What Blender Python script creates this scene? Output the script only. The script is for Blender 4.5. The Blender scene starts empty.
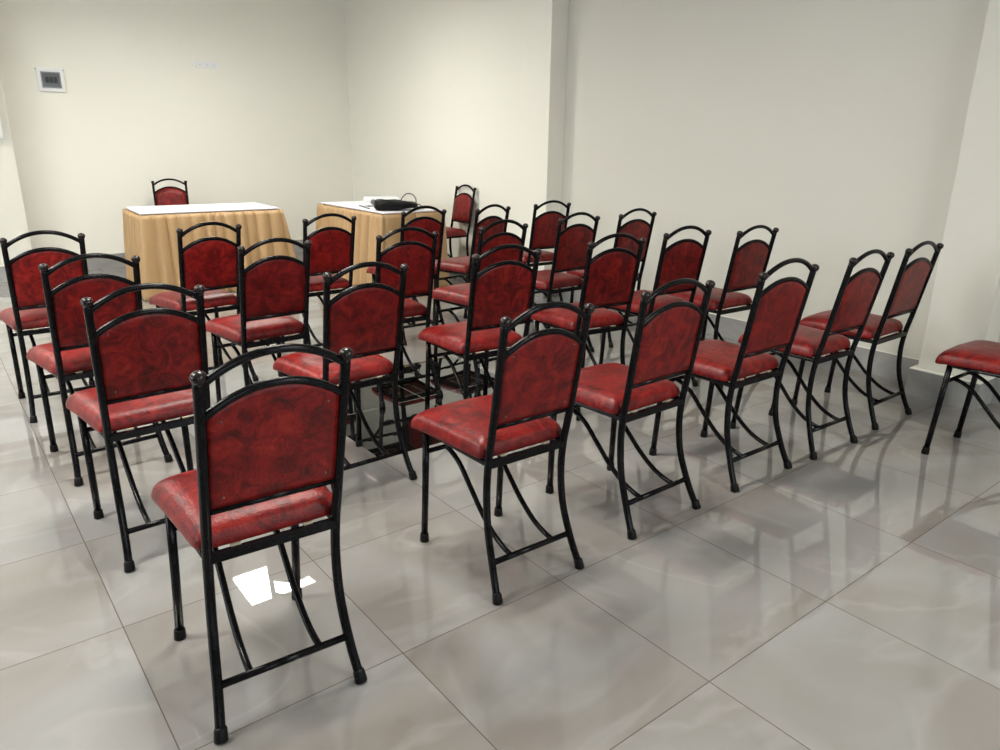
import bpy, bmesh, math, random
from mathutils import Vector, Matrix
random.seed(7)
S = bpy.context.scene
COL = S.collection

# ------------------------------------------------------------------ camera
cam_d = bpy.data.cameras.new('camera'); cam = bpy.data.objects.new('camera', cam_d); COL.objects.link(cam)
S.camera = cam
cam_d.sensor_fit = 'HORIZONTAL'; cam_d.sensor_width = 36.0
cam_d.lens = 731.74 / 1000.0 * 36.0
cam_d.clip_start = 0.02; cam_d.clip_end = 60
RIGHT = Vector((0.78751971, -0.61617082, 0.01209238))
UP = Vector((0.17930537, 0.24785203, 0.95206037))
FWD = Vector((0.58962894, 0.74759808, -0.30567109))
M3 = Matrix((RIGHT, UP, -FWD)).transposed()
cam.matrix_world = Matrix.Translation((-0.8657, -1.5265, 1.3894)) @ M3.to_4x4()

# ------------------------------------------------------------------ world, exposure, large lights
W = bpy.data.worlds.new('world'); S.world = W; W.use_nodes = True
W.node_tree.nodes['Background'].inputs[0].default_value = (0.75, 0.85, 1.0, 1)
W.node_tree.nodes['Background'].inputs[1].default_value = 0.6
S.view_settings.view_transform = 'Standard'
S.view_settings.look = 'None'
S.view_settings.exposure = 0.71
S.view_settings.gamma = 1.0
S.view_settings.use_curve_mapping = False
PANEL_POWER = 34.0        # emission of the ceiling panels
REAR_POWER = 17.0
WINDOW_POWER = 24.0      # daylight entering each window

def area_light(name, loc, direction, sx, sy, watts, color):
    d = bpy.data.lights.new(name, 'AREA'); d.shape = 'RECTANGLE'; d.size = sx; d.size_y = sy
    d.energy = watts; d.color = color
    o = bpy.data.objects.new(name, d); COL.objects.link(o)
    o.location = loc
    o.rotation_euler = Vector(direction).to_track_quat('-Z', 'Y').to_euler()
    return o

# room limits
XL, XR, YN, YF, H = -4.2, 3.76, -5.2, 7.42, 3.1
XA = 3.70            # right wall between the pillar and the far corner stands a little proud
LEFT_WINDOWS = [(1.3, 1.9), (4.9, 1.9)]       # y centre, width
REAR_WINDOWS = [(-1.6, 1.8), (1.6, 1.8)]        # x centre, width
WZ0, WZ1 = 1.0, 2.4
for yc, w in LEFT_WINDOWS:
    area_light('daylight', (XL + 0.02, yc, (WZ0 + WZ1) / 2), (1, 0, 0), w - .1, WZ1 - WZ0 - .1, WINDOW_POWER * (1.0 if yc < 3 else .5), (0.82, 0.92, 1.0))
for xc, w in REAR_WINDOWS:
    area_light('daylight', (xc, YN + 0.02, (WZ0 + WZ1) / 2), (0, 1, 0), w - .1, WZ1 - WZ0 - .1, REAR_POWER, (0.82, 0.92, 1.0))

# ------------------------------------------------------------------ materials
def mat(name, color=(.8, .8, .8), rough=.5, **kw):
    m = bpy.data.materials.new(name); m.use_nodes = True
    b = m.node_tree.nodes['Principled BSDF']
    b.inputs['Base Color'].default_value = (*color, 1); b.inputs['Roughness'].default_value = rough
    for k, v in kw.items(): b.inputs[k.replace('_', ' ')].default_value = v
    return m
class NT:
    def __init__(s, m): s.t = m.node_tree; s.b = s.t.nodes['Principled BSDF']
    def n(s, typ, **kw):
        x = s.t.nodes.new(typ)
        for k, v in kw.items(): setattr(x, k, v)
        return x
    def l(s, a, b): s.t.links.new(a, b)
    def math(s, op, a, b=None, c=None):
        x = s.n('ShaderNodeMath', operation=op)
        for i, v in enumerate((a, b, c)):
            if v is None: continue
            if hasattr(v, 'links'): s.l(v, x.inputs[i])
            else: x.inputs[i].default_value = v
        return x.outputs[0]
    def mix(s, f, a, b):
        x = s.n('ShaderNodeMix', data_type='RGBA')
        for sock, v in ((x.inputs[0], f), (x.inputs[6], a), (x.inputs[7], b)):
            if hasattr(v, 'links'): s.l(v, sock)
            elif isinstance(v, tuple): sock.default_value = (*v, 1)
            else: sock.default_value = v
        return x.outputs[2]
    def noise(s, vec, scale, detail=4, rough=.6, dist=0.0, out=0):
        x = s.n('ShaderNodeTexNoise'); x.inputs['Scale'].default_value = scale; x.inputs['Detail'].default_value = detail
        x.inputs['Roughness'].default_value = rough; x.inputs['Distortion'].default_value = dist
        s.l(vec, x.inputs['Vector']); return x.outputs[out]
    def ramp(s, f, stops):
        x = s.n('ShaderNodeValToRGB'); e = x.color_ramp.elements
        while len(e) < len(stops): e.new(0.5)
        for q, (p, c) in zip(e, stops): q.position = p; q.color = (*c, 1)
        s.l(f, x.inputs[0]); return x.outputs[0]
    def bump(s, h, strength, dist=.002):
        x = s.n('ShaderNodeBump'); x.inputs['Strength'].default_value = strength; x.inputs['Distance'].default_value = dist
        s.l(h, x.inputs['Height']); s.l(x.outputs[0], s.b.inputs['Normal'])
    def objvec(s, spread=0.0):
        tc = s.n('ShaderNodeTexCoord'); v = tc.outputs['Object']
        if spread:
            oi = s.n('ShaderNodeObjectInfo'); a = s.n('ShaderNodeVectorMath', operation='ADD')
            m = s.math('MULTIPLY', oi.outputs['Random'], spread)
            s.l(v, a.inputs[0]); s.l(m, a.inputs[1]); v = a.outputs[0]
        return v

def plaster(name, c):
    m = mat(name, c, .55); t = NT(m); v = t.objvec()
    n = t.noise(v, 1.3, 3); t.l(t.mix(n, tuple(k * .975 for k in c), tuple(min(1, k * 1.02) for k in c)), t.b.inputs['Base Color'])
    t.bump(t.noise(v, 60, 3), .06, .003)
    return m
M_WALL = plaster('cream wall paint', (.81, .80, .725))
M_WALL2 = plaster('shaded cream wall paint', (.65, .642, .58))  # same wall paint, weaker light on the right wall put into the colour
M_WALL3 = plaster('darkened unseen wall paint', (.30, .30, .27))  # unseen left and rear walls, darkened to cut bounced light
M_CEIL = plaster('white ceiling paint', (.74, .72, .66))

def vinyl():
    m = mat('marbled red vinyl', (.2, .02, .02), .38, Specular_IOR_Level=.27); t = NT(m); v = t.objvec(9.0)
    a = t.noise(v, 16, 6, .65, 1.2); b = t.noise(v, 55, 4, .7)
    f = t.math('ADD', t.math('MULTIPLY', a, .78), t.math('MULTIPLY', b, .22))
    oi = t.n('ShaderNodeObjectInfo')
    col = t.ramp(f, [(.33, (.030, .002, .002)), (.45, (.105, .0035, .003)), (.55, (.195, .007, .0055)), (.68, (.28, .02, .013))])
    t.l(t.mix(t.math('MULTIPLY', oi.outputs['Random'], .25), col, (.085, .006, .008)), t.b.inputs['Base Color'])
    vo = t.n('ShaderNodeTexVoronoi', feature='DISTANCE_TO_EDGE'); vo.inputs['Scale'].default_value = 90; t.l(v, vo.inputs['Vector'])
    h = t.math('ADD', t.math('MULTIPLY', vo.outputs['Distance'], 1.2), t.noise(v, 35, 4))
    t.bump(h, .45, .002)
    t.l(t.math('ADD', t.math('MULTIPLY', b, .22), .27), t.b.inputs['Roughness'])
    return m
M_VINYL = vinyl()
def paint_black():
    m = mat('black enamel paint', (.008, .008, .010), .28, Specular_IOR_Level=.14); t = NT(m); v = t.objvec(5.0)
    n = t.noise(v, 30, 4)
    t.l(t.ramp(n, [(.3, (.002, .002, .0025)), (.62, (.005, .005, .006)), (.8, (.012, .011, .010))]), t.b.inputs['Base Color'])
    t.l(t.math('ADD', t.math('MULTIPLY', n, .15), .12), t.b.inputs['Roughness'])
    return m
M_BLACK = paint_black()
M_BALL = mat('worn bronze black paint', (.010, .006, .006), .22, Specular_IOR_Level=.35)
M_RUBBER = mat('black rubber', (.004, .004, .004), .45, Specular_IOR_Level=.15)
M_BOARD = mat('pale seat board', (.45, .38, .28), .7)
M_SCREW = mat('dull screw steel', (.16, .09, .07), .4, Metallic=.8)

def floor_mat():
    m = mat('polished floor tile', (.6, .58, .55), .045); t = NT(m)
    tc = t.n('ShaderNodeTexCoord'); v = tc.outputs['Object']
    sep = t.n('ShaderNodeSeparateXYZ'); t.l(v, sep.inputs[0]); x, y = sep.outputs[0], sep.outputs[1]
    def joint(c):
        d = t.math('DIVIDE', c, .6); fr = t.math('SUBTRACT', d, t.math('ROUND', d))
        return t.math('MULTIPLY', t.math('ABSOLUTE', fr), .6)
    d = t.math('MINIMUM', joint(x), joint(y))
    g = t.math('LESS_THAN', d, .0016)
    ix = t.math('FLOOR', t.math('DIVIDE', x, .6)); iy = t.math('FLOOR', t.math('DIVIDE', y, .6))
    cmb = t.n('ShaderNodeCombineXYZ'); t.l(ix, cmb.inputs[0]); t.l(iy, cmb.inputs[1])
    wn = t.n('ShaderNodeTexWhiteNoise', noise_dimensions='3D'); t.l(cmb.outputs[0], wn.inputs['Vector'])
    off = t.n('ShaderNodeVectorMath', operation='SCALE'); t.l(wn.outputs['Color'], off.inputs[0]); off.inputs['Scale'].default_value = 20
    vv = t.n('ShaderNodeVectorMath', operation='ADD'); t.l(v, vv.inputs[0]); t.l(off.outputs[0], vv.inputs[1]); vv = vv.outputs[0]
    mp = t.n('ShaderNodeMapping'); mp.inputs['Rotation'].default_value = (0, 0, .5); mp.inputs['Scale'].default_value = (.8, 1.15, 1); t.l(vv, mp.inputs['Vector'])
    cloud = t.noise(mp.outputs[0], 1.7, 3, .5, .7)
    vein = t.noise(mp.outputs[0], 1.1, 4, .5, 1.2)
    ve = t.math('SUBTRACT', 1.0, t.math('MINIMUM', 1.0, t.math('MULTIPLY', t.math('ABSOLUTE', t.math('SUBTRACT', vein, .5)), 34)))
    base = t.ramp(cloud, [(.30, (.190, .170, .152)), (.46, (.224, .211, .197)), (.60, (.243, .238, .232)), (.75, (.262, .261, .258))])
    base = t.mix(t.math('MULTIPLY', ve, .35), base, (.31, .305, .298))
    tone = t.math('MULTIPLY', wn.outputs['Value'], .16)
    base = t.mix(tone, base, (.31, .312, .31))
    col = t.mix(g, base, (.10, .085, .07))
    # four black tiles set together among the chairs
    inx = t.math('MULTIPLY', t.math('GREATER_THAN', x, .6), t.math('LESS_THAN', x, 1.8))
    iny = t.math('MULTIPLY', t.math('GREATER_THAN', y, 1.2), t.math('LESS_THAN', y, 2.4))
    blk = t.math('MULTIPLY', inx, iny)
    bcol = t.mix(g, (.004, .004, .004), (.30, .29, .26))
    t.l(t.mix(blk, col, bcol), t.b.inputs['Base Color'])
    t.l(t.math('ADD', t.math('MULTIPLY', g, .4), t.math('ADD', .006, t.math('MULTIPLY', cloud, .012))), t.b.inputs['Roughness'])
    t.b.inputs['IOR'].default_value = 1.78
    t.l(t.math('MULTIPLY', t.math('SUBTRACT', 1.0, g), .5), t.b.inputs['Specular IOR Level'])
    return m
M_FLOOR = floor_mat()
def skirting():
    m = mat('grey skirting tile', (.30, .30, .29), .15); t = NT(m); v = t.objvec()
    n = t.noise(v, 3, 5, .6, .8); t.l(t.ramp(n, [(.3, (.24, .24, .235)), (.7, (.37, .37, .355))]), t.b.inputs['Base Color'])
    return m
M_SKIRTING = skirting()
M_LEDGE = mat('white grout ledge', (.80, .79, .72), .6)
def fabric(name, c1, c2, rough=.75, sc=300):
    m = mat(name, c1, rough); t = NT(m); v = t.objvec()
    n = t.noise(v, 6, 4); t.l(t.mix(n, c1, c2), t.b.inputs['Base Color'])
    t.bump(t.noise(v, sc, 2), .15, .001); t.b.inputs['Sheen Weight'].default_value = .15
    return m
M_GOLD = fabric('gold satin cloth', (.36, .222, .098), (.42, .268, .125), .55)
M_WHITECLOTH = fabric('white table cloth', (.70, .69, .74), (.75, .74, .79))
M_BAG = fabric('black nylon', (.003, .003, .0035), (.007, .007, .008), .55)
M_BAG.node_tree.nodes['Principled BSDF'].inputs['Sheen Weight'].default_value = 0
M_BAG.node_tree.nodes['Principled BSDF'].inputs['Specular IOR Level'].default_value = .15
M_PLASTIC = mat('white plastic', (.78, .79, .80), .35)
M_GREYP = mat('grey plastic', (.20, .21, .22), .3)
M_SMOKE = mat('smoked plastic window', (.10, .11, .12), .12)
M_DARK = mat('dark socket hole', (.02, .02, .02), .6)
M_WOOD = mat('plywood', (.42, .28, .15), .6)
M_CABLE = mat('black cable rubber', (.012, .012, .012), .45)
M_METAL = mat('brushed metal', (.5, .5, .5), .3, Metallic=1.0)
M_WINFRAME = mat('white window frame', (.75, .75, .73), .4)
def emit(name, c, s):
    m = bpy.data.materials.new(name); m.use_nodes = True; t = m.node_tree; t.nodes.clear()
    e = t.nodes.new('ShaderNodeEmission'); e.inputs[0].default_value = (*c, 1); e.inputs[1].default_value = s
    o = t.nodes.new('ShaderNodeOutputMaterial'); t.links.new(e.outputs[0], o.inputs[0]); return m
M_PANEL = emit('lit ceiling diffuser', (1.0, .972, .89), PANEL_POWER)
M_SKY = emit('bright daylight outside', (.93, .97, 1.0), 2.0); M_SKY.cycles.emission_sampling = 'NONE'

# ------------------------------------------------------------------ mesh helpers
def obj(name, bm, m, parent=None, smooth=False, kind=None):
    bmesh.ops.recalc_face_normals(bm, faces=bm.faces[:])
    me = bpy.data.meshes.new(name); bm.to_mesh(me); bm.free()
    me.materials.append(m)
    if smooth:
        for p in me.polygons: p.use_smooth = True
    o = bpy.data.objects.new(name, me); COL.objects.link(o)
    if parent: o.parent = parent
    if kind: o['kind'] = kind
    return o
def thing(name, label, cat, loc=(0, 0, 0), rz=0, group=None):
    o = bpy.data.objects.new(name, None); COL.objects.link(o); o.empty_display_size = .1
    o.location = loc; o.rotation_euler = (0, 0, rz); tag(o, label, cat, group); return o
def tag(o, label, cat, group=None):
    o['label'] = label; o['category'] = cat
    if group: o['group'] = group
    return o
def box(bm, lo, hi, bev=0):
    r = bmesh.ops.create_cube(bm, size=1.0)
    for v in r['verts']:
        v.co = Vector([lo[i] + (v.co[i] + .5) * (hi[i] - lo[i]) for i in range(3)])
    if bev:
        es = list({e for v in r['verts'] for e in v.link_edges})
        bmesh.ops.bevel(bm, geom=es, offset=bev, segments=2, profile=.7, affect='EDGES')
    return bm
def spline(pts, sub=8):
    P = [Vector(p) for p in pts]
    if len(P) < 3: return P
    Q = [P[0] * 2 - P[1]] + P + [P[-1] * 2 - P[-2]]; out = []
    for i in range(1, len(Q) - 2):
        a, b, c, d = Q[i - 1:i + 3]
        for k in range(sub):
            u = k / sub
            out.append(.5 * ((2 * b) + (c - a) * u + (2 * a - 5 * b + 4 * c - d) * u * u + (3 * b - a - 3 * c + d) * u ** 3))
    out.append(P[-1]); return out
def tube(bm, pts, r, seg=12, r2=None):
    n = len(pts); rings = []; up = None
    for i, p in enumerate(pts):
        t = (pts[min(i + 1, n - 1)] - pts[max(i - 1, 0)]).normalized()
        if up is None: up = t.orthogonal().normalized()
        up = (up - t * up.dot(t)).normalized(); s = t.cross(up)
        rr = r if r2 is None else r + (r2 - r) * i / (n - 1)
        rings.append([bm.verts.new(p + (up * math.cos(a) + s * math.sin(a)) * rr) for a in [2 * math.pi * k / seg for k in range(seg)]])
    for a, b in zip(rings, rings[1:]):
        for k in range(seg): bm.faces.new((a[k], a[(k + 1) % seg], b[(k + 1) % seg], b[k]))
    bm.faces.new(rings[0][::-1]); bm.faces.new(rings[-1]); return bm
def lathe(bm, c, axis, prof, seg=14):
    # prof: list of (distance along the axis, radius)
    ax = Vector(axis).normalized(); u = ax.orthogonal().normalized(); s = ax.cross(u); c = Vector(c); rings = []
    for h, r in prof:
        rings.append([bm.verts.new(c + ax * h + (u * math.cos(a) + s * math.sin(a)) * max(r, 1e-4)) for a in [2 * math.pi * k / seg for k in range(seg)]])
    for a, b in zip(rings, rings[1:]):
        for k in range(seg): bm.faces.new((a[k], a[(k + 1) % seg], b[(k + 1) % seg], b[k]))
    bm.faces.new(rings[0][::-1]); bm.faces.new(rings[-1]); return bm
B = bmesh.new

# ------------------------------------------------------------------ room shell
def wall_with_openings(name, axis, pos, thick, a0, a1, opens, m):
    """axis 'x': wall at x=pos running along y; axis 'y': wall at y=pos running along x; openings (centre, width)"""
    bm = B(); spans = []; c = a0
    for oc, ow in sorted(opens):
        spans.append((c, oc - ow / 2, 0, H)); spans.append((oc - ow / 2, oc + ow / 2, 0, WZ0)); spans.append((oc - ow / 2, oc + ow / 2, WZ1, H)); c = oc + ow / 2
    spans.append((c, a1, 0, H))
    for s0, s1, z0, z1 in spans:
        lo, hi = (pos, pos + thick) if thick > 0 else (pos + thick, pos)
        if axis == 'x': box(bm, (lo, s0, z0), (hi, s1, z1))
        else: box(bm, (s0, lo, z0), (s1, hi, z1))
    return obj(name, bm, m, kind='structure')
obj('floor', box(B(), (XL - .2, YN - .2, -.12), (XR + .2, YF + .2, 0)), M_FLOOR, kind='structure')
obj('ceiling', box(B(), (XL - .2, YN - .2, H), (XR + .2, YF + .2, H + .15)), M_CEIL, kind='structure')
obj('wall_back', box(B(), (XL, YF, 0), (XR + .2, YF + .2, H)), M_WALL, kind='structure')
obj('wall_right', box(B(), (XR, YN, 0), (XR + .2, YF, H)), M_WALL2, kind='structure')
obj('wall_right_far', box(B(), (XA, 3.79, 0), (XR, YF, H)), M_WALL, kind='structure')
wall_with_openings('wall_left', 'x', XL, -.2, YN, YF + .2, LEFT_WINDOWS, M_WALL3)
wall_with_openings('wall_rear', 'y', YN, -.2, XL - .2, XR + .2, REAR_WINDOWS, M_WALL3)
obj('trim_1', box(B(), (3.575, 3.47, 0), (XR, 3.79, H), .004), M_WALL, kind='structure')       # pillar in the right wall
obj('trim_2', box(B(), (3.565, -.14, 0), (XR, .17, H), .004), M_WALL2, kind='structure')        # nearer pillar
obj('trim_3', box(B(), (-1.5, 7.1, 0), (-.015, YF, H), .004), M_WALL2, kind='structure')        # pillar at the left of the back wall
BH = .153
def skirt_run(name, boxes):
    bm = B()
    for lo, hi in boxes: box(bm, lo, hi)
    o = obj(name, bm, M_SKIRTING, kind='structure')
    bm = B()
    for lo, hi in boxes: box(bm, (lo[0] + .0015, lo[1] + .0015, hi[2] + .0002), (hi[0] - .0015, hi[1] - .0015, hi[2] + .006), .002)
    obj('ledge', bm, M_LEDGE, o)
skirt_run('baseboard_back', [((0, YF - .012, 0), (XA, YF, BH))])
skirt_run('baseboard_right', [((XR - .012, .20, 0), (XR, 3.455, BH)), ((XR - .012, YN, 0), (XR, -.175, BH)), ((XA - .012, 3.805, 0), (XA, YF - .012, BH))])
skirt_run('baseboard_pillar', [((3.525, -.175, 0), (3.565, .20, BH)), ((3.565, .17, 0), (XR, .20, BH)), ((3.565, -.175, 0), (XR, -.14, BH)),
                               ((3.562, 3.457, 0), (3.575, 3.803, BH)), ((3.575, 3.457, 0), (XR, 3.47, BH))])
skirt_run('baseboard_left', [((-1.5, 7.085, 0), (0, 7.1, BH)), ((-.015, 7.1, 0), (0, YF - .012, BH))])
wn = 0
for opens, ax in ((LEFT_WINDOWS, 'x'), (REAR_WINDOWS, 'y')):
    for c, w in opens:
        wn += 1
        def bb(a0, a1, z0, z1, d0, d1):
            if ax == 'x': return (XL - d1, a0, z0), (XL - d0, a1, z1)
            return (a0, YN - d1, z0), (a1, YN - d0, z1)
        bm = B(); a0, a1 = c - w / 2, c + w / 2
        for s in ((a0, a1, WZ0, WZ0 + .05), (a0, a1, WZ1 - .05, WZ1), (a0, a0 + .05, WZ0, WZ1), (a1 - .05, a1, WZ0, WZ1), (c - .025, c + .025, WZ0, WZ1)):
            box(bm, *bb(*s, .08, .13))
        o = obj('window_%d' % wn, bm, M_WINFRAME, kind='structure')
        obj('pane', box(B(), *bb(a0 + .04, a1 - .04, WZ0 + .04, WZ1 - .04, .10, .106)), M_SKY, o)

# ------------------------------------------------------------------ ceiling lights
def ceiling_light(x, y, label, sx=.86, sy=.58):
    t = thing('ceiling_light', label, 'light', (x, y, H), 0, 'ceiling lights down the middle of the room')
    bm = B(); f = .03
    for lo, hi in (((-sx / 2 - f, -sy / 2 - f, -.15), (sx / 2 + f, -sy / 2, 0)), ((-sx / 2 - f, sy / 2, -.15), (sx / 2 + f, sy / 2 + f, 0)),
                   ((-sx / 2 - f, -sy / 2, -.15), (-sx / 2, sy / 2, 0)), ((sx / 2, -sy / 2, -.15), (sx / 2 + f, sy / 2, 0))): box(bm, lo, hi)
    obj('light_frame', bm, M_PLASTIC, t)
    d = obj('diffuser', box(B(), (-sx / 2, -sy / 2, -.04), (sx / 2, sy / 2, -.01)), M_PLASTIC, t)
    d.data.materials.append(M_PANEL)                  # only the underside of the diffuser glows
    for p in d.data.polygons:
        if p.normal.z < -.5: p.material_index = 1
ceiling_light(1.46, 5.02, 'ceiling light whose reflection shows on the floor behind the nearest chair')
for ly, lt in ((5.5, 'in the far left of the room'), (3.3, 'left of the farthest chair row'), (1.1, 'left of the nearer chair rows')):
    ceiling_light(-1.75, ly, 'added unseen fill light ' + lt)  # left column added out of view to brighten the back wall
ceiling_light(.45, 1.1, 'added unseen ceiling light above the middle of the chair rows')  # added out of view, set leftward to spare the right wall its light
ceiling_light(1.38, -2.8, 'ceiling light behind the camera')

# ------------------------------------------------------------------ the chair
# local frame: origin between the rear feet, +y is the way the sitter faces
ZT, WT, YT = .908, .164, -.001
def back_y(z): return .085 + (YT - .085) * (z - .444) / (.925 - .444)
def back_w(z): return .159 + (WT - .159) * (z - .444) / (.925 - .444)
def arch_z(x, z0, rise): return z0 + rise * (1 - (abs(x) / .162) ** 2.1)
def build_chair(kx=0.0, ky=0.0, sw=0.0, screws=False, du=0.004, dl=0.0, dr=0.0):
    def fin(bm):
        for v in bm.verts:
            v.co.x = v.co.x * (1 + sw) + kx * v.co.z; v.co.y += ky * v.co.z
        return bm
    root = thing('banquet_chair', '', 'chair')
    def part(name, bm, m, parent=root, smooth=True): return obj(name, fin(bm), m, parent, smooth)
    # seat cushion: rounded trapezoid, crowned
    NSEG = 72; out = []
    hw_f, hw_r, yr, yf_ = .212, .180, .1005, .492
    for k in range(NSEG):
        a = 2 * math.pi * k / NSEG; e = .12
        cx = math.copysign(abs(math.cos(a)) ** e, math.cos(a)); cy = math.copysign(abs(math.sin(a)) ** e, math.sin(a))
        v = (cy + 1) / 2; y = yr + v * (yf_ - yr); hw = hw_r + (hw_f - hw_r) * v
        y += .006 * (1 - cx * cx) * (1 if cy > 0 else -.4)
        out.append(Vector((cx * hw, y, 0)))
    ctr = Vector((0, .29, 0))
    prof = [(.0, .456), (.90, .455), (.97, .4552), (.993, .4575), (1.0, .463), (.997, .471), (.985, .481), (.962, .491), (.92, .501), (.84, .510), (.70, .517), (.5, .5215), (.25, .524), (.0, .525)]
    bm = B(); prev = None
    for s, z in prof:
        if s == 0:
            ring = [bm.verts.new((ctr.x, ctr.y, z))]
        else: ring = [bm.verts.new(ctr + (p - ctr) * s + Vector((0, 0, z - .016 * (abs(p.x) / .22 * max(0, p.y - .29) / .2) ** 3 * s ** 4))) for p in out]
        if prev:
            for k in range(NSEG):
                j = (k + 1) % NSEG
                if len(prev) == 1: bm.faces.new((prev[0], ring[k], ring[j]))
                elif len(ring) == 1: bm.faces.new((prev[k], prev[j], ring[0]))
                else: bm.faces.new((prev[k], prev[j], ring[j], ring[k]))
        prev = ring
    seat = part('seat', bm, M_VINYL)
    bm = B()
    for sx in (-.09, .09): box(bm, (sx - .012, .092, .4525), (sx + .012, .46, .4565))
    box(bm, (-.155, .17, .4525), (.155, .20, .4565)); box(bm, (-.17, .40, .4525), (.17, .43, .4565))
    part('seat_board', bm, M_BOARD, seat, False)
    # backrest panel
    NX, NZ = 20, 16; zb = .578 + dr; bm = B(); F = []; K = []
    for i in range(NX + 1):
        u = -1 + 2 * i / NX; fr = []; kr = []
        for j in range(NZ + 1):
            x = u * .150; zt = arch_z(x, .795 + dl, .062) - .002; v = j / NZ; z = zb + (zt - zb) * v
            edge = min(1.0, min(1 - abs(u), v * .9, (1 - v) * .9) / .22); e = math.sin(edge * math.pi / 2) ** .7 if edge > 0 else 0
            y = back_y(z)
            fr.append(bm.verts.new((x, y + .004 + .024 * e, z))); kr.append(bm.verts.new((x, y - .0045 - .0045 * e, z)))
        F.append(fr); K.append(kr)
    for i in range(NX):
        for j in range(NZ):
            bm.faces.new((F[i][j], F[i + 1][j], F[i + 1][j + 1], F[i][j + 1])); bm.faces.new((K[i][j], K[i][j + 1], K[i + 1][j + 1], K[i + 1][j]))
    for i in range(NX):
        bm.faces.new((F[i][0], K[i][0], K[i + 1][0], F[i + 1][0])); bm.faces.new((F[i][NZ], F[i + 1][NZ], K[i + 1][NZ], K[i][NZ]))
    for j in range(NZ):
        bm.faces.new((F[0][j], F[0][j + 1], K[0][j + 1], K[0][j])); bm.faces.new((F[NX][j], K[NX][j], K[NX][j + 1], F[NX][j + 1]))
    back = part('backrest', bm, M_VINYL)
    if screws:
        for x, z in ((-.122, .80), (.122, .80), (-.122, .605), (.122, .605)):
            y = back_y(z) - .0085
            part('screw', lathe(B(), (x, y + .002, z), (0, -1, 0), [(0, .0038), (.002, .0036), (.003, .002), (.0034, .0004)], 10), M_SCREW, back)
    # back posts running down into the rear legs
    for s in (-1, 1):
        pts = [(s * WT, YT + .003, ZT), (s * back_w(.75), back_y(.75), .75), (s * .160, back_y(.55), .55), (s * .159, .086, .444), (s * .1595, .093, .34), (s * .163, .081, .22), (s * .171, .043, .10), (s * .181, .006, .012)]
        post = part('back_post', tube(B(), spline(pts, 7), .0125), M_BLACK)
        tip = Vector((s * WT, YT + .002, ZT - .008)); ax = Vector((0, -.18, 1))
        part('finial', lathe(B(), tip, ax, [(0, .0128), (.003, .0148), (.008, .0168), (.014, .0172), (.019, .0155), (.023, .0115), (.0255, .006), (.0262, .0008)]), M_BALL, post)
        part('foot_cap', lathe(B(), (s * .1822, .0005, 0), (-s * .1, .32, 1), [(0, .0165), (.004, .0172), (.016, .0165), (.03, .0155), (.034, .013)]), M_RUBBER, post)
    # front legs
    for s in (-1, 1):
        leg = part('leg', tube(B(), [Vector((s * .172, .432, .452)), Vector((s * .1725, .446, .22)), Vector((s * .174, .460, .012))], .0125), M_BLACK)
        part('foot_cap', lathe(B(), (s * .174, .461, 0), (0, -.05, 1), [(0, .0165), (.004, .0172), (.016, .0165), (.03, .0155), (.034, .013)]), M_RUBBER, leg)
    # seat frame
    bm = B(); z = .444
    box(bm, (-.160, .075, z - .013), (.160, .095, z + .009)); box(bm, (-.172, .424, z - .010), (.172, .444, z + .009))
    for s in (-1, 1): tube(bm, [Vector((s * .160, .088, z)), Vector((s * .1725, .436, z))], .0105, 8)
    part('seat_frame', bm, M_BLACK, root, False)
    # two arched rails and the lower back rail
    for z0, rise in ((.876 + du, .060), (.795 + dl, .062)):
        pts = []
        for i in range(25):
            x = -.162 + .324 * i / 24; z = arch_z(x, z0, rise); pts.append(Vector((x, back_y(z), z)))
        part('arch_rail', tube(B(), pts, .0098, 10), M_BLACK)
    part('back_rail', tube(B(), [Vector((-.160, back_y(.572 + dr), .572 + dr)), Vector((.160, back_y(.572 + dr), .572 + dr))], .0088, 10), M_BLACK)
    # rear stretcher, front crossbar and the two S-shaped braces between them
    part('stretcher', tube(B(), [Vector((-.170, .048, .118)), Vector((.170, .048, .118))], .0098, 10), M_BLACK)
    part('crossbar', tube(B(), [Vector((-.172, .438, .362)), Vector((.172, .438, .362))], .0090, 10), M_BLACK)
    for s in (-1, 1):
        pts = [(s * .085, .438, .362), (s * .085, .40, .352), (s * .085, .35, .325), (s * .086, .29, .268), (s * .087, .22, .200), (s * .088, .15, .150), (s * .089, .09, .126), (s * .09, .048, .118)]
        part('brace', tube(B(), spline(pts, 5), .0092, 10), M_BLACK)
    return root
def copy_thing(root):
    r = root.copy(); COL.objects.link(r)
    for ch in list(root.children):
        c = ch.copy(); COL.objects.link(c); c.parent = r
        for g in list(ch.children):
            d = g.copy(); COL.objects.link(d); d.parent = c
    return r
GROUP = 'red vinyl chairs with black tube frames'
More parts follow.
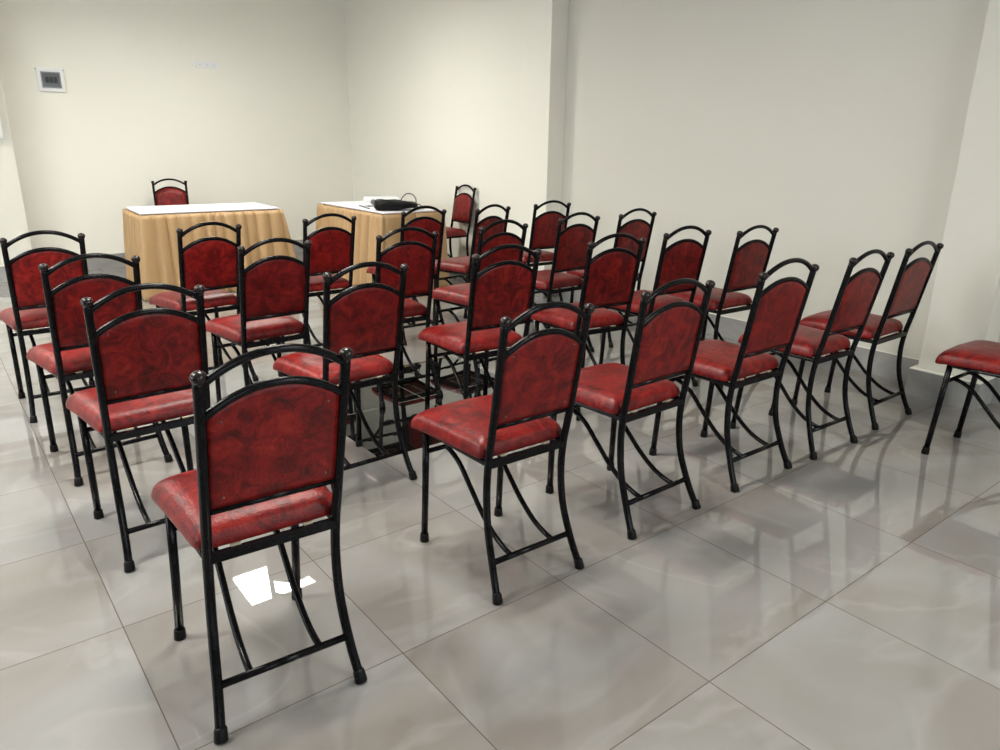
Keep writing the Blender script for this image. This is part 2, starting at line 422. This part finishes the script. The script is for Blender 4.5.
# x, y, rotation (rad), label, own shape (lean sideways, lean back, width)
CHAIRS = [
 (-.330, -.021, -.053, 'large red backed chair nearest the camera, left end of the nearest row', (.033, .011, .005, .013, .014)),
 (.533, .017, -.026, 'red chair second from left in the nearest row, its whole seat in view', (-.012, -.011, -.042)),
 (1.189, .039, .011, 'red chair third from left in the nearest row, leaning slightly left', (-.054, -.004, .051)),
 (1.826, .034, -.014, 'red chair fourth from left in the nearest row, its back leaning right', (-.030, -.015, .080, .020, .022)),
 (2.380, .008, -.039, 'red chair fifth from left in the nearest row, seen almost edge on', (.070, .008, -.042)),
 (2.998, .022, .001, 'red chair at the right end of the nearest row, close to the wall pillar', (-.025, -.007, .030)),
 (2.866, -.730, -.017, 'red seat cut off by the right edge of the photo, before the wall pillar', None),
 (-.330, .913, .034, 'red chair at the left end of the second row, behind the nearest chair', (-.012, .030, .011)),
 (.433, .935, .023, 'red chair beside the black floor tiles, second from left in the second row', None),
 (1.144, .979, -.087, 'red chair standing at the black tiles, third from left in the second row', None),
 (1.855, .996, -.122, 'red chair fourth from left in the second row, right of the black floor tiles', None),
 (2.449, 1.029, -.086, 'red chair fifth from left in the second row, its back against the off white wall', None),
 (2.889, .881, -.051, 'red chair at the right end of the second row, along the right wall', None),
 (-.350, 1.727, .072, 'red chair at the left end of the third row, between two other left end chairs', (-.009, -.014, 0)),
 (.416, 1.781, .059, 'red chair second from left in the third row, before the left gold table', None),
 (1.120, 1.775, -.052, 'red chair third from left in the third row, just beyond the black tiles', None),
 (1.782, 1.809, .035, 'red chair fourth from left in the third row, mostly hidden by the chair before it', None),
 (2.478, 1.911, .005, 'red chair fifth from left in the third row, just left of its right end chair', None),
 (3.035, 1.914, -.024, 'red chair at the right end of the third row, beside the right wall', None),
 (-.401, 2.637, .017, 'red chair at the far left edge of the photo, left end of the farthest row', None),
 (.380, 2.616, .112, 'red chair right in front of the skirt of the left gold table', None),
 (1.136, 2.719, .024, 'red chair in the farthest row, before the gap between the gold tables', None),
 (1.874, 2.807, .002, 'red chair in the farthest row, before the table with the black bag', None),
 (2.428, 2.752, .169, 'red chair fifth from left in the farthest row, right of the bag table', None),
 (3.058, 2.813, -.073, 'red chair at the right end of the farthest row, by the far pillar', None),
 (1.37, 7.16, 2.90, 'red chair behind the left gold table, only its top visible', None),
 (3.665, 4.83, 1.55, 'red chair turned sideways by the right wall, beside the bag table', None),
]
proto = {}
# some of the chairs have their arches set a little higher in the frame
HIGH = {(1.144, .979), (1.855, .996), (1.120, 1.775), (1.782, 1.809), (2.478, 1.911), (3.035, 1.914), (1.874, 2.807), (2.449, 1.029)}
for i, (x, y, r, lab, own) in enumerate(CHAIRS):
    if own: c = build_chair(*own[:3], (y < 1.2 and x < 1.2), *(own[3:] or (.004, 0.0)))
    else:
        hi = (x, y) in HIGH
        if hi in proto: c = copy_thing(proto[hi])
        else: c = proto[hi] = build_chair(du=.013, dl=.018, dr=.008) if hi else build_chair()
    c.location = (x, y, 0); c.rotation_euler = (0, 0, r); c['label'] = lab; c['category'] = 'chair'; c['group'] = GROUP

# ------------------------------------------------------------------ skirted tables
def make_table(x0, y0, w, d, rz, which, seed, pleat, flare, smooth_end=False):
    """origin at the near left corner of the table top, w along x, d along y"""
    rnd = random.Random(seed); ht = .735
    t = thing('folding_table', 'table under white cloth and gold skirt, ' + which, 'table', (x0, y0, 0), rz, 'skirted tables')
    obj('tabletop', box(B(), (.012, .012, ht - .028), (w - .012, d - .012, ht), .004), M_WOOD, t)
    for lx in (.08, w - .08):
        for ly in (.08, d - .08):
            obj('leg', tube(B(), [Vector((lx, ly, 0)), Vector((lx, ly, ht - .028))], .014, 10), M_METAL, t, True)
    # white topper with a short hem
    bm = B(); box(bm, (-.004, -.004, ht + .001), (w + .004, d + .004, ht + .013), .005)
    o = obj('tablecloth', bm, M_WHITECLOTH, None, False)
    o.location = (x0, y0, 0); o.rotation_euler = (0, 0, rz); tag(o, 'white cloth laid over the top of the ' + which, 'tablecloth', 'white table toppers')
    # gold skirt: one continuous pleated surface around the table, flaring to the floor
    per = []; r = .025
    segs = [((0, 0), (w, 0)), ((w, 0), (w, d)), ((w, d), (0, d)), ((0, d), (0, 0))]
    path = []
    for si, (a, b) in enumerate(segs):
        a = Vector(a); b = Vector(b); L = (b - a).length; tdir = (b - a) / L; nrm = Vector((tdir.y, -tdir.x))
        n = int(L / .006)
        for k in range(n):
            q = k / n * L; path.append((a + tdir * q, nrm, si, q, L))
    # corner-rounded normals
    N = len(path); cols = []
    marks = {}
    for si, (a, b) in enumerate(segs):
        L = (Vector(b) - Vector(a)).length; qs = [0.0]
        pl = pleat[si]
        while qs[-1] < L - pl * .6: qs.append(qs[-1] + pl * rnd.uniform(.75, 1.25))
        qs[-1] = L; marks[si] = (qs, [rnd.uniform(.55, 1.2) for _ in qs], [rnd.uniform(0, 6.28) for _ in qs])
    bm = B(); NZ = 18; rings = []
    for (p, nrm, si, q, L) in path:
        qs, amp, ph = marks[si]
        k = max(i for i in range(len(qs)) if qs[i] <= q + 1e-9); k = min(k, len(qs) - 2)
        u = (q - qs[k]) / (qs[k + 1] - qs[k])
        prof = (1 - u) ** 1.6 if u > .12 else (u / .12) * (.88 ** 1.6)          # knife pleat: sharp fold, long fall
        fold = abs(math.sin(math.pi * u)) ** .55
        soft = .5 + .5 * math.cos(2 * math.pi * (u - .3))
        col = []
        ec = min(q, L - q); cw = max(0.0, 1 - ec / .10)
        nn = nrm.copy()
        if cw > 0:
            other = Vector((-1, 0)) if (si == 0 and q < L / 2) else None
            sj = (si - 1) % 4 if q < L / 2 else (si + 1) % 4
            a2, b2 = Vector(segs[sj][0]), Vector(segs[sj][1]); t2 = (b2 - a2).normalized(); n2 = Vector((t2.y, -t2.x))
            nn = (nrm + n2 * cw).normalized() * (1 + .2 * cw)
        for j in range(NZ + 1):
            v = j / NZ; z = (ht - .004) * (1 - v) + .006 * v
            top = max(0, 1 - v * 4)
            a = (.038 + .018 * v) * amp[k]
            off = .002 + a * (fold * (1 - .4 * v) + soft * .4 * v) + flare[si] * (v ** .85) + .006 * math.sin(ph[k] + v * 3.0) * v
            c = p + nn * off; col.append(bm.verts.new((c.x, c.y, z)))
        rings.append(col)
    for i in range(N):
        a, b = rings[i], rings[(i + 1) % N]
        for j in range(NZ): bm.faces.new((a[j], b[j], b[j + 1], a[j + 1]))
    o = obj('table_skirt', bm, M_GOLD, None, True)
    sm = o.modifiers.new('thickness', 'SOLIDIFY'); sm.thickness = .0012; sm.offset = 0
    o.location = (x0, y0, 0); o.rotation_euler = (0, 0, rz); tag(o, 'pleated gold cloth skirt hanging around the ' + which, 'table skirt', 'gold table skirts')
make_table(.665, 5.47, 1.215, .72, math.radians(-3), 'left table with nothing on it', 3, (.105, .06, .1, .045), (.07, .11, .03, .04))
make_table(2.49, 4.45, .64, 1.33, 0, 'right table with the black bag on it', 5, (.30, .15, .1, .095), (.03, .0, .02, .06))

# ------------------------------------------------------------------ things on the right table
TZ = .7485
def blob(bm, ctr, size, e=.5, nu=28, nv=14, fn=None):
    rows = []
    for j in range(nv + 1):
        b = -math.pi / 2 + math.pi * j / nv; row = []
        for i in range(nu):
            a = 2 * math.pi * i / nu
            sp = lambda q, p: math.copysign(abs(q) ** p, q)
            x = sp(math.cos(b), e) * sp(math.cos(a), e); y = sp(math.cos(b), e) * sp(math.sin(a), e); z = sp(math.sin(b), e)
            v = Vector((x * size[0], y * size[1], z * size[2]))
            if fn: v = fn(v)
            row.append(bm.verts.new(v + Vector(ctr)))
        rows.append(row)
    for a, b in zip(rows, rows[1:]):
        for i in range(nu): bm.faces.new((a[i], a[(i + 1) % nu], b[(i + 1) % nu], b[i]))
    bmesh.ops.remove_doubles(bm, verts=bm.verts[:], dist=1e-6); return bm
bag = thing('laptop_bag', 'soft black bag lying near the front corner of the right table', 'bag', (2.715, 4.63, TZ), math.radians(-24))
def slump(v):
    u = min(1, max(0, (v.x + .22) / .44))
    v.z *= 1.22 - .75 * u ** 1.3
    v.z += .005 * math.sin(v.x * 33 + v.y * 21); v.y *= 1 - .35 * max(0, u - .45); return v
bm = blob(B(), (0, 0, .048), (.205, .13, .047), .55, fn=slump)
for v in bm.verts:
    if v.co.z < .002: v.co.z = .002
obj('bag_body', bm, M_BAG, bag, True)
obj('pocket_flap', blob(B(), (-.05, -.118, .045), (.11, .016, .028), .4), M_BAG, bag, True)
obj('zip', tube(B(), spline([(-.19, -.085, .088), (-.08, -.10, .090), (.05, -.095, .078), (.16, -.06, .058)], 6), .004, 8), M_CABLE, bag, True)
obj('strap', tube(B(), spline([(.05, .06, .07), (.07, .06, .11), (.11, .06, .145), (.16, .04, .14), (.19, .01, .10), (.185, -.02, .04)], 8), .0045, 8), M_CABLE, bag, True)
o = thing('projector', 'white flat boxy device behind the black bag on the right table', 'device', (2.84, 5.13, TZ), math.radians(-24))
bm = box(B(), (-.17, -.12, .008), (.17, .12, .082), .014); obj('casing', bm, M_PLASTIC, o)
obj('lens_ring', lathe(B(), (-.09, -.118, .045), (0, -1, 0), [(0, .028), (.012, .028), (.014, .022), (.006, .018)], 18), M_GREYP, o, True)
bm = B()
for k in range(6): box(bm, (.03 + k * .018, -.1215, .025), (.04 + k * .018, -.1195, .065))
obj('vent', bm, M_GREYP, o)
for fx in (-.13, .13):
    obj('foot', lathe(B(), (fx, -.08, 0), (0, 0, 1), [(0, .012), (.010, .012)], 10), M_RUBBER, o)
cab = obj('cable', tube(B(), spline([(2.63, 5.20, .754), (2.60, 5.10, .756), (2.575, 5.0, .757), (2.56, 4.92, .755), (2.545, 4.84, .754)], 8), .005, 8), M_CABLE, None, True)
tag(cab, 'short dark cable running from the white device to the black bag', 'cable')
cab = obj('cable', tube(B(), spline([(2.96, 4.64, .754), (3.0, 4.72, .756), (3.03, 4.80, .764), (3.06, 4.87, .772), (3.09, 4.83, .772), (3.08, 4.74, .757), (3.05, 4.66, .754), (2.99, 4.59, .754)], 8), .0045, 8), M_CABLE, None, True)
tag(cab, 'grey cable looped at the right edge of the right table', 'cable')

# ------------------------------------------------------------------ fittings on the walls
b = thing('breaker_box', 'white breaker box with smoked window high on the back wall', 'breaker box', (.437, YF, 1.905))
bm = B(); box(bm, (-.115, -.022, -.11), (.115, 0, .11), .006); obj('cover', bm, M_PLASTIC, b)
bm = B()
for lo, hi in (((-.085, -.030, -.075), (-.075, -.021, .075)), ((.075, -.030, -.075), (.085, -.021, .075)), ((-.075, -.030, .065), (.075, -.021, .075)), ((-.075, -.030, -.075), (.075, -.021, -.065))): box(bm, lo, hi)
obj('bezel', bm, M_GREYP, b)
obj('door_window', box(B(), (-.075, -.027, -.065), (.075, -.0215, .065)), M_SMOKE, b)
bm = B()
for k in range(3): box(bm, (-.05 + k * .036, -.031, -.028), (-.02 + k * .036, -.0265, .028), .002)
obj('breaker_switch', bm, M_DARK, b)
for sx in (-.122, .122): obj('screw', lathe(B(), (sx, 0, .098), (0, -1, 0), [(0, .006), (.006, .006), (.008, .003)], 10), M_GREYP, b, True)
s = thing('socket_plate', 'small white socket plate with three holes high on the back wall', 'socket', (1.98, YF, 2.145))
obj('plate', box(B(), (-.125, -.012, -.035), (.125, 0, .035), .004), M_PLASTIC, s)
for k in (-.075, 0, .075):
    g = obj('socket', box(B(), (k - .024, -.0145, -.022), (k + .024, -.011, .022), .001), M_PLASTIC, s)
    bm = B()
    for q in (-.008, .008): lathe(bm, (k + q, -.0142, 0), (0, -1, 0), [(0, .003), (.0008, .003)], 8)
    obj('pin_hole', bm, M_DARK, g)
w = thing('wall_cabinet', 'white cabinet on the left pillar, cut off by the left edge of the photo', 'cabinet', (-.335, 7.1, 1.61))
obj('cabinet_body', box(B(), (-.25, -.075, -.26), (.25, 0, .26), .006), M_PLASTIC, w)
obj('door', box(B(), (-.235, -.088, -.245), (.235, -.076, .245), .004), M_PLASTIC, w)
